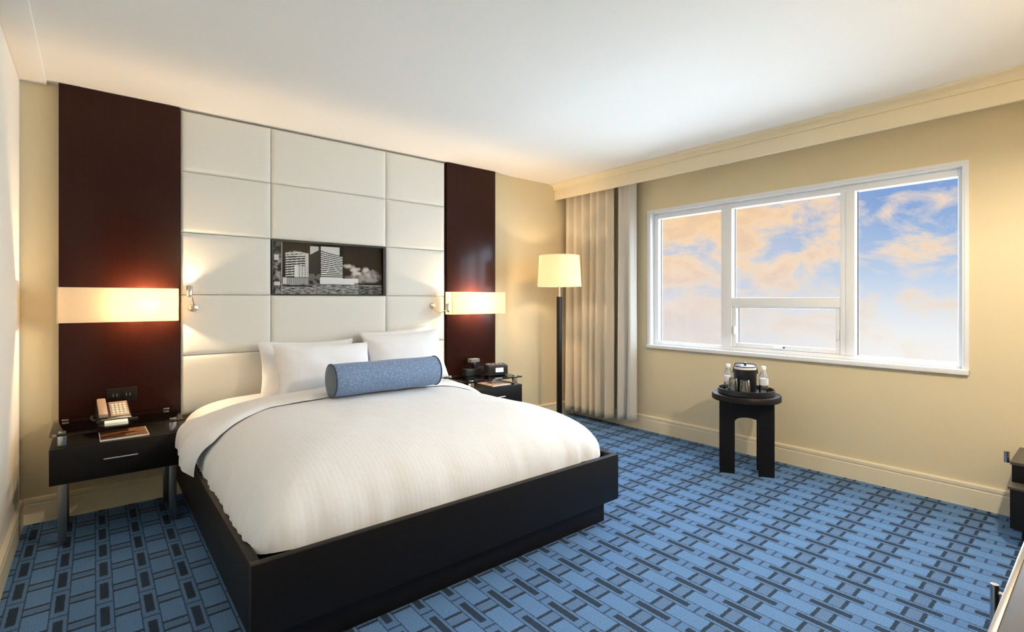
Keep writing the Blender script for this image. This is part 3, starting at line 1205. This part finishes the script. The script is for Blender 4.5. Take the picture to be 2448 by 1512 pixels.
# ------------------------------------------------------------------ night tables
def night_table(xa, xb, label):
    yf, yb = 3.530, 3.975
    s = empty('night_table', ((xa + xb) / 2, (yf + yb) / 2, 0), label, 'night table', 'black night tables with glass tops')
    z0, z1, zg = 0.332, 0.520, 0.590
    box('body', xa, xb, yf + 0.018, yb, z0, z1, M['black_wood'], s, bev=0.002)
    dr = box('drawer_front', xa, xb, yf, yf + 0.016, z0, z1, M['black_wood'], s, bev=0.002)
    xm = (xa + xb) / 2
    tube('handle', [(xm - 0.065, yf, 0.437), (xm - 0.065, yf - 0.024, 0.437)], 0.0035, M['chrome'], dr, seg=8)
    tube('handle', [(xm + 0.065, yf, 0.437), (xm + 0.065, yf - 0.024, 0.437)], 0.0035, M['chrome'], dr, seg=8)
    tube('handle', [(xm - 0.075, yf - 0.026, 0.437), (xm + 0.075, yf - 0.026, 0.437)], 0.0055, M['chrome'], dr, seg=10)
    for x in (xa + 0.032, xb - 0.068):
        for y in (yf + 0.030, yb - 0.066):
            box('leg', x, x + 0.036, y, y + 0.036, 0.0, z0, M['leg_metal'], s, bev=0.002)
            box('post', x, x + 0.036, y, y + 0.036, z1, zg - 0.005, M['chrome'], s, bev=0.002)
    box('glass_top', xa, xb, yf, yb, zg - 0.005, zg + 0.005, M['table_glass'], s, bev=0.001)
    for x in (xa + 0.032, xb - 0.068):
        for y in (yf + 0.030, yb - 0.066):
            box('post_cap', x + 0.003, x + 0.033, y + 0.003, y + 0.033, zg + 0.005, zg + 0.013, M['chrome'], s, bev=0.001)


night_table(-0.180, 0.408, 'black night table on chrome legs holding the telephone')
night_table(2.455, 3.045, 'black glass-topped night table holding the alarm clock, right of the bed')
GT = 0.595


def telephone(x, y, rz):
    s = empty('telephone', (x, y, GT), 'dark desk telephone on the night table under the left wall lamp', 'telephone')
    C = Vector((x, y, GT))
    R = Matrix.Rotation(rz, 3, 'Z')

    def pb(name, x0, x1, y0, y1, z0, z1, mat, par, bev=0.003, tilt=0.0, slope=False):
        bm = bmesh.new()
        bm_box(bm, x0, x1, y0, y1, z0, z1, bev)
        for v in bm.verts:
            if slope:
                v.co.z += (v.co.y) * 0.36 * (1 if v.co.z > 0.016 else 0)
            v.co.x *= 0.74
            v.co = R @ v.co + C
        return link(name, bm, mat, par, smooth=True)
    body = pb('base', -0.105, 0.105, -0.095, 0.095, 0.0, 0.048, M['black_plastic'], s, 0.006, slope=True)
    hs = pb('handset', -0.098, -0.040, -0.092, 0.092, 0.052, 0.078, M['beige_plastic'], s, 0.010, slope=True)
    pb('keypad', -0.022, 0.096, -0.075, 0.085, 0.0485, 0.0515, M['beige_plastic'], s, 0.001, slope=True)
    for i in range(4):
        for j in range(5):
            kx, ky = -0.010 + i * 0.025, -0.062 + j * 0.025
            pb('button', kx, kx + 0.017, ky, ky + 0.014, 0.0515, 0.0555, M['pale_plastic'], s, 0.001, slope=True)
    bm = bmesh.new()
    pts = []
    for i in range(60):
        a = i * 0.9
        q = i / 59
        pts.append(R @ Vector((-0.090 - 0.010 * math.sin(q * PI) + 0.006 * math.cos(a), -0.085 + 0.16 * q, 0.010 + 0.006 * math.sin(a))) + C)
    bm_tube(bm, pts, 0.0022, 6)
    link('cord', bm, M['black_plastic'], s, smooth=True)


telephone(0.088, 3.835, 0.06)

# notepad and leather holder in front of the phone
o = box('notepad', 0.045, 0.150, 3.605, 3.690, GT, GT + 0.014, M['paper'], bev=0.001)
tag(o, 'small white notepad in front of the dark telephone', 'notepad')
hd = empty('pad_holder', (0.10, 3.73, GT), 'flat dark desk caddy between telephone and white notepad', 'desk caddy')
box('caddy_base', 0.010, 0.200, 3.700, 3.722, GT, GT + 0.012, M['black_plastic'], hd, bev=0.002)
tube('pen', [(0.03, 3.711, GT + 0.016), (0.17, 3.711, GT + 0.016)], 0.0042, M['chrome'], hd, seg=8)


def magazine(name, x0, x1, y0, y1, z, rz, label, cols3):
    s = empty(name, ((x0 + x1) / 2, (y0 + y1) / 2, z), label, 'magazine')
    c = Vector(s.location)
    m = bpy.data.materials.new(name + '_cover')
    m = principled(name + '_cover_print', cols3[0], 0.3, spec=0.5)
    nt = m.node_tree
    tc = nt.nodes.new('ShaderNodeTexCoord')
    mp = nt.nodes.new('ShaderNodeMapping')
    mp.inputs['Scale'].default_value = (5, 17, 1)
    mp.inputs['Rotation'].default_value = (0, 0, 0.25)
    n = nt.nodes.new('ShaderNodeTexNoise')
    n.inputs['Scale'].default_value = 1.4
    n.inputs['Detail'].default_value = 3
    r = nt.nodes.new('ShaderNodeValToRGB')
    r.color_ramp.elements[0].position = 0.36
    r.color_ramp.elements[0].color = cols3[0]
    r.color_ramp.elements[1].position = 0.62
    r.color_ramp.elements[1].color = cols3[2]
    k = r.color_ramp.elements.new(0.5)
    k.color = cols3[1]
    nt.links.new(tc.outputs['Object'], mp.inputs[0])
    nt.links.new(mp.outputs[0], n.inputs['Vector'])
    nt.links.new(n.outputs['Fac'], r.inputs[0])
    nt.links.new(r.outputs[0], nt.nodes['Principled BSDF'].inputs['Base Color'])
    rot = (c, rz, 'Z')
    box('pages', x0 + 0.002, x1 - 0.002, y0 + 0.002, y1 - 0.002, z, z + 0.007, M['paper'], s, rot=rot)
    box('cover', x0 + 0.006, x1 - 0.006, y0 + 0.012, y1 - 0.003, z + 0.007, z + 0.0082, m, s, rot=rot)


magazine('magazine', 0.020, 0.245, 3.565, 3.800, 0.5205, 0.02, 'glossy brown and orange magazine under the glass of the left night table',
         (lin(50, 36, 32), lin(176, 128, 100), lin(120, 66, 44)))
magazine('magazine', 2.740, 2.950, 3.575, 3.83, 0.5205, 0.0, 'red and white magazine under the glass of the right night table',
         (lin(235, 228, 225), lin(190, 110, 110), lin(230, 225, 225)))


def alarm_clock(x, y, z, rz):
    s = empty('alarm_clock', (x, y, z), 'boxy black alarm clock with a pale display beside the bed', 'alarm clock')
    rot = (Vector((x, y, z)), rz, 'Z')
    box('case', x - 0.098, x + 0.098, y - 0.06, y + 0.06, z + 0.004, z + 0.095, M['black_plastic'], s, bev=0.008, rot=rot)
    box('top_plate', x - 0.085, x + 0.085, y - 0.05, y + 0.05, z + 0.095, z + 0.104, M['grey_plastic'], s, bev=0.002, rot=rot)
    box('display', x - 0.028, x + 0.050, y - 0.0615, y - 0.0600, z + 0.032, z + 0.072, M['display'], s, rot=rot)
    for i in range(4):
        box('button', x - 0.07 + i * 0.04, x - 0.045 + i * 0.04, y - 0.03, y - 0.01, z + 0.104, z + 0.109, M['black_plastic'], s, bev=0.001, rot=rot)
    for i in (-1, 1):
        box('foot', x + i * 0.07 - 0.01, x + i * 0.07 + 0.01, y - 0.04, y + 0.04, z, z + 0.004, M['black_plastic'], s, rot=rot)


alarm_clock(2.905, 3.745, GT, -0.25)


def dock(x, y, z):
    s = empty('speaker_dock', (x, y, z), 'dark low gadget with a raised lid behind the alarm clock', 'gadget')
    box('base', x - 0.10, x + 0.07, y - 0.04, y + 0.05, z, z + 0.060, M['black_plastic'], s, bev=0.006)
    box('stand', x + 0.005, x + 0.035, y + 0.00, y + 0.03, z + 0.060, z + 0.115, M['black_plastic'], s, bev=0.003)
    box('lid', x - 0.035, x + 0.065, y - 0.02, y + 0.045, z + 0.115, z + 0.150, M['grey_plastic'], s, bev=0.006)


dock(2.740, 3.88, GT)

# power plate on the left mahogany panel
yp = A - 0.055
ol = empty('power_outlet', (0.135, yp, 0.655), 'dark power outlet plate on the left mahogany panel above the telephone', 'outlet')
box('plate', 0.058, 0.213, yp - 0.008, yp, 0.660, 0.752, M['outlet'], ol, bev=0.002)
for xx in (0.100, 0.165):
    box('socket', xx - 0.024, xx + 0.024, yp - 0.011, yp - 0.008, 0.682, 0.730, M['outlet'], ol, bev=0.002)
    for dx in (-0.009, 0.009):
        box('slot', xx + dx - 0.002, xx + dx + 0.002, yp - 0.0118, yp - 0.0105, 0.698, 0.716, M['grey_plastic'], ol)


# ------------------------------------------------------------------ curtains
def curtain(name, y0, y1, xc, amp, folds, seed, mat, label, z0=0.075):
    def fn(u, v):
        z = z0 + v * (2.52 - z0)
        y = y0 + u * (y1 - y0)
        ph = u * folds * 2 * PI + seed
        ph += 1.9 * noise.noise((u * 4.3, v * 0.9, seed)) * (1 - 0.35 * v)
        a = amp * (0.80 + 0.75 * noise.noise((u * 6 + seed, v * 0.7, 1))) * (1.12 - 0.3 * v)
        w = math.sin(ph) + 0.25 * math.sin(2 * ph + 0.8)
        x = xc + a * w
        y += 0.010 * math.cos(ph) + 0.012 * (1 - v) * noise.noise((u * 6, v * 2, seed + 3))
        return Vector((x, y, z))
    o = grid(name, fn, int(folds * 22), 36, mat, None, thick=0.002)
    return tag(o, label, 'curtain', 'curtains drawn aside in the corner')


curtain('curtain', 3.315, 4.012, 4.100, 0.048, 6.5, 0.4, M['curtain'], 'beige pleated curtain hanging behind the floor lamp')
curtain('curtain', 3.075, 3.270, 4.135, 0.040, 1.6, 2.1, M['curtain2'], 'pale grey curtain edge hanging nearest the window', 0.085)


# ------------------------------------------------------------------ round table and what is on it
TX, TY = 3.800, 1.812


def side_table():
    s = empty('side_table', (TX, TY, 0), 'small round black side table with slab legs under the window', 'side table')
    lathe('table_top', [(0, 0.545), (0.232, 0.545), (0.240, 0.550), (0.240, 0.584), (0.236, 0.590), (0, 0.590)], (TX, TY, 0), M['black_wood'], s, seg=64)
    ang = math.radians(-61)         # front face turned to the room
    R = Matrix.Rotation(ang, 3, 'Z')
    hw, lw, t = 0.185, 0.105, 0.030

    def arch(side, across):
        bm = bmesh.new()
        outer, inner, na = hw, hw - lw, 10
        for sx in (-1, 1):
            bm_box(bm, min(sx * inner, sx * outer), max(sx * inner, sx * outer), -t / 2, t / 2, 0, 0.545)
        lo, hi_ = [], []
        for i in range(na + 1):
            xx = -inner + 2 * inner * i / na
            za = 0.395 + 0.030 * math.sqrt(max(0, 1 - (xx / inner) ** 2))
            lo.append([bm.verts.new((xx, q * t / 2, za)) for q in (-1, 1)])
            hi_.append([bm.verts.new((xx, q * t / 2, 0.545)) for q in (-1, 1)])
        for i in range(na):
            bm.faces.new((lo[i][0], lo[i + 1][0], hi_[i + 1][0], hi_[i][0]))
            bm.faces.new((lo[i][1], hi_[i][1], hi_[i + 1][1], lo[i + 1][1]))
            bm.faces.new((lo[i][0], lo[i][1], lo[i + 1][1], lo[i + 1][0]))
        for v in bm.verts:
            c = v.co.copy()
            c.y += side
            v.co = R @ c + Vector((TX, TY, 0))
        return link('slab_leg', bm, M['black_wood'], s)
    arch(-0.075, 0)
    arch(0.075, 0)
    for sx in (-1, 1):
        bm = bmesh.new()
        bm_box(bm, sx * (hw - 0.016) - 0.014, sx * (hw - 0.016) + 0.014, -0.060, 0.060, 0.42, 0.545)
        for v in bm.verts:
            v.co = R @ v.co + Vector((TX, TY, 0))
        link('apron', bm, M['black_wood'], s)


side_table()
ZT = 0.590
tray = empty('tray', (TX, TY, ZT), 'round black rimmed tray on the side table under the window', 'tray')
lathe('tray_dish', [(0, 0), (0.192, 0), (0.197, 0.004), (0.197, 0.040), (0.190, 0.040), (0.186, 0.012), (0, 0.010)], (TX, TY, ZT), M['black_plastic'], tray, seg=64)
ZR = ZT + 0.010


def rel(dx, dy):
    """offset seen from the room side: dx to the right, dy away"""
    a = math.radians(-39.6 - 25)
    return TX + dx * math.cos(a) - dy * math.sin(a), TY + dx * math.sin(a) + dy * math.cos(a)


bx, by = rel(-0.005, 0.03)
ib = empty('ice_bucket', (bx, by, ZR), 'black ice bucket with a bright lid on the round tray', 'ice bucket')
lathe('bucket', [(0, 0), (0.074, 0), (0.077, 0.006), (0.082, 0.172), (0.076, 0.172), (0.072, 0.02), (0, 0.016)], (bx, by, ZR), M['black_plastic'], ib, seg=40)
lathe('liner', [(0.0775, 0.172), (0.0785, 0.190), (0, 0.190)], (bx, by, ZR), M['cap'], ib, seg=40)
lathe('lid', [(0.080, 0.190), (0.080, 0.196), (0.060, 0.200), (0, 0.202)], (bx, by, ZR), M['black_plastic'], ib, seg=40)
lathe('knob', [(0.006, 0.200), (0.006, 0.206), (0.014, 0.209), (0.014, 0.219), (0, 0.223)], (bx, by, ZR), M['black_plastic'], ib, seg=16)
a_ = math.radians(-64.6)
tube('bail_handle', [(bx + 0.085 * math.cos(q) * math.cos(a_), by + 0.085 * math.cos(q) * math.sin(a_), ZR + 0.140 + 0.074 * min(1, 1.6 * math.sin(q))) for q in [PI * i / 24 for i in range(25)]], 0.0035, M['black_plastic'], ib, seg=8)


def bottle(dx, dy, label):
    x, y = rel(dx, dy)
    s = empty('water_bottle', (x, y, ZR), label, 'bottle', 'clear water bottles on the tray')
    lathe('bottle_body', [(0, 0), (0.028, 0), (0.032, 0.006), (0.032, 0.050), (0.030, 0.055), (0.032, 0.060), (0.032, 0.115), (0.028, 0.140), (0.014, 0.168), (0.0125, 0.180), (0, 0.180)], (x, y, ZR), M['clear'], s, seg=24)
    lathe('bottle_label', [(0.0326, 0.065), (0.0326, 0.112)], (x, y, ZR), M['label'], s, seg=24)
    lathe('cap', [(0, 0.178), (0.0165, 0.178), (0.0165, 0.200), (0.014, 0.203), (0, 0.203)], (x, y, ZR), M['cap'], s, seg=20)


bottle(-0.125, 0.035, 'clear water bottle with white cap left of the ice bucket')
bottle(0.120, -0.005, 'clear water bottle with white cap right of the ice bucket')


def tumbler(dx, dy, label):
    x, y = rel(dx, dy)
    o = lathe('tumbler', [(0.039, 0), (0.0305, 0.108), (0.028, 0.111), (0, 0.111), (0, 0.104), (0.027, 0.103), (0.036, 0.0)], (x, y, ZR), M['clear'], None, seg=28)
    return tag(o, label, 'glass', 'upturned drinking glasses on the tray')


tumbler(-0.085, -0.060, 'upturned drinking glass between the left water bottle and the ice bucket')
tumbler(-0.005, -0.130, 'upturned drinking glass standing in front of the black ice bucket')

# ------------------------------------------------------------------ furniture along the wall behind the camera
dr = empty('dresser', (2.1, -0.15, 0), 'dark dresser with brown stone-like top and upright bar handle in the near corner', 'dresser')
box('body', 1.02, 3.28, YF + 0.02, 0.125, 0.08, 0.722, M['black_wood'], dr, bev=0.003)
box('plinth', 1.05, 3.25, YF + 0.05, 0.09, 0.0, 0.08, M['black_wood'], dr)
tp = box('dresser_top', 1.00, 3.30, YF + 0.02, 0.132, 0.722, 0.745, M['stone'], dr, bev=0.001)
box('edge_strip', 1.00, 3.30, 0.132, 0.142, 0.720, 0.747, M['leg_metal'], dr, bev=0.001)
for i, xx in enumerate((1.30, 1.82, 2.34, 2.86)):
    d = box('drawer_front', xx - 0.25, xx + 0.25, 0.125, 0.136, 0.10, 0.712, M['black_wood'], dr, bev=0.002)
for xx in (1.53, 2.57):
    tube('handle', [(xx, 0.178, 0.672), (xx, 0.178, 0.40)], 0.0075, M['chrome'], dr, seg=14)
    for zz in (0.655, 0.42):
        tube('handle_stub', [(xx, 0.134, zz), (xx, 0.178, zz)], 0.004, M['chrome'], dr, seg=8)

lc = empty('low_cabinet', (3.95, 0.0, 0), 'low stepped black cabinet with a chrome pull at the foot of the window wall', 'cabinet')
box('lower_body', 3.70, 4.205, YF + 0.03, 0.372, 0.10, 0.306, M['black_wood'], lc, bev=0.002)
box('plinth', 3.74, 4.20, YF + 0.05, 0.33, 0.0, 0.10, M['black_wood'], lc)
box('step_top', 3.695, 4.21, YF + 0.03, 0.380, 0.306, 0.318, M['stone'], lc, bev=0.001)
box('upper_body', 3.81, 4.205, YF + 0.03, 0.376, 0.318, 0.412, M['black_wood'], lc, bev=0.002)
box('cabinet_top', 3.80, 4.21, YF + 0.03, 0.382, 0.412, 0.428, M['stone'], lc, bev=0.001)
tube('pull', [(3.87, 0.402, 0.405), (3.87, 0.402, 0.465)], 0.012, M['chrome'], lc, seg=14)
tube('pull_stub', [(3.87, 0.376, 0.420), (3.87, 0.402, 0.420)], 0.005, M['chrome'], lc, seg=8)
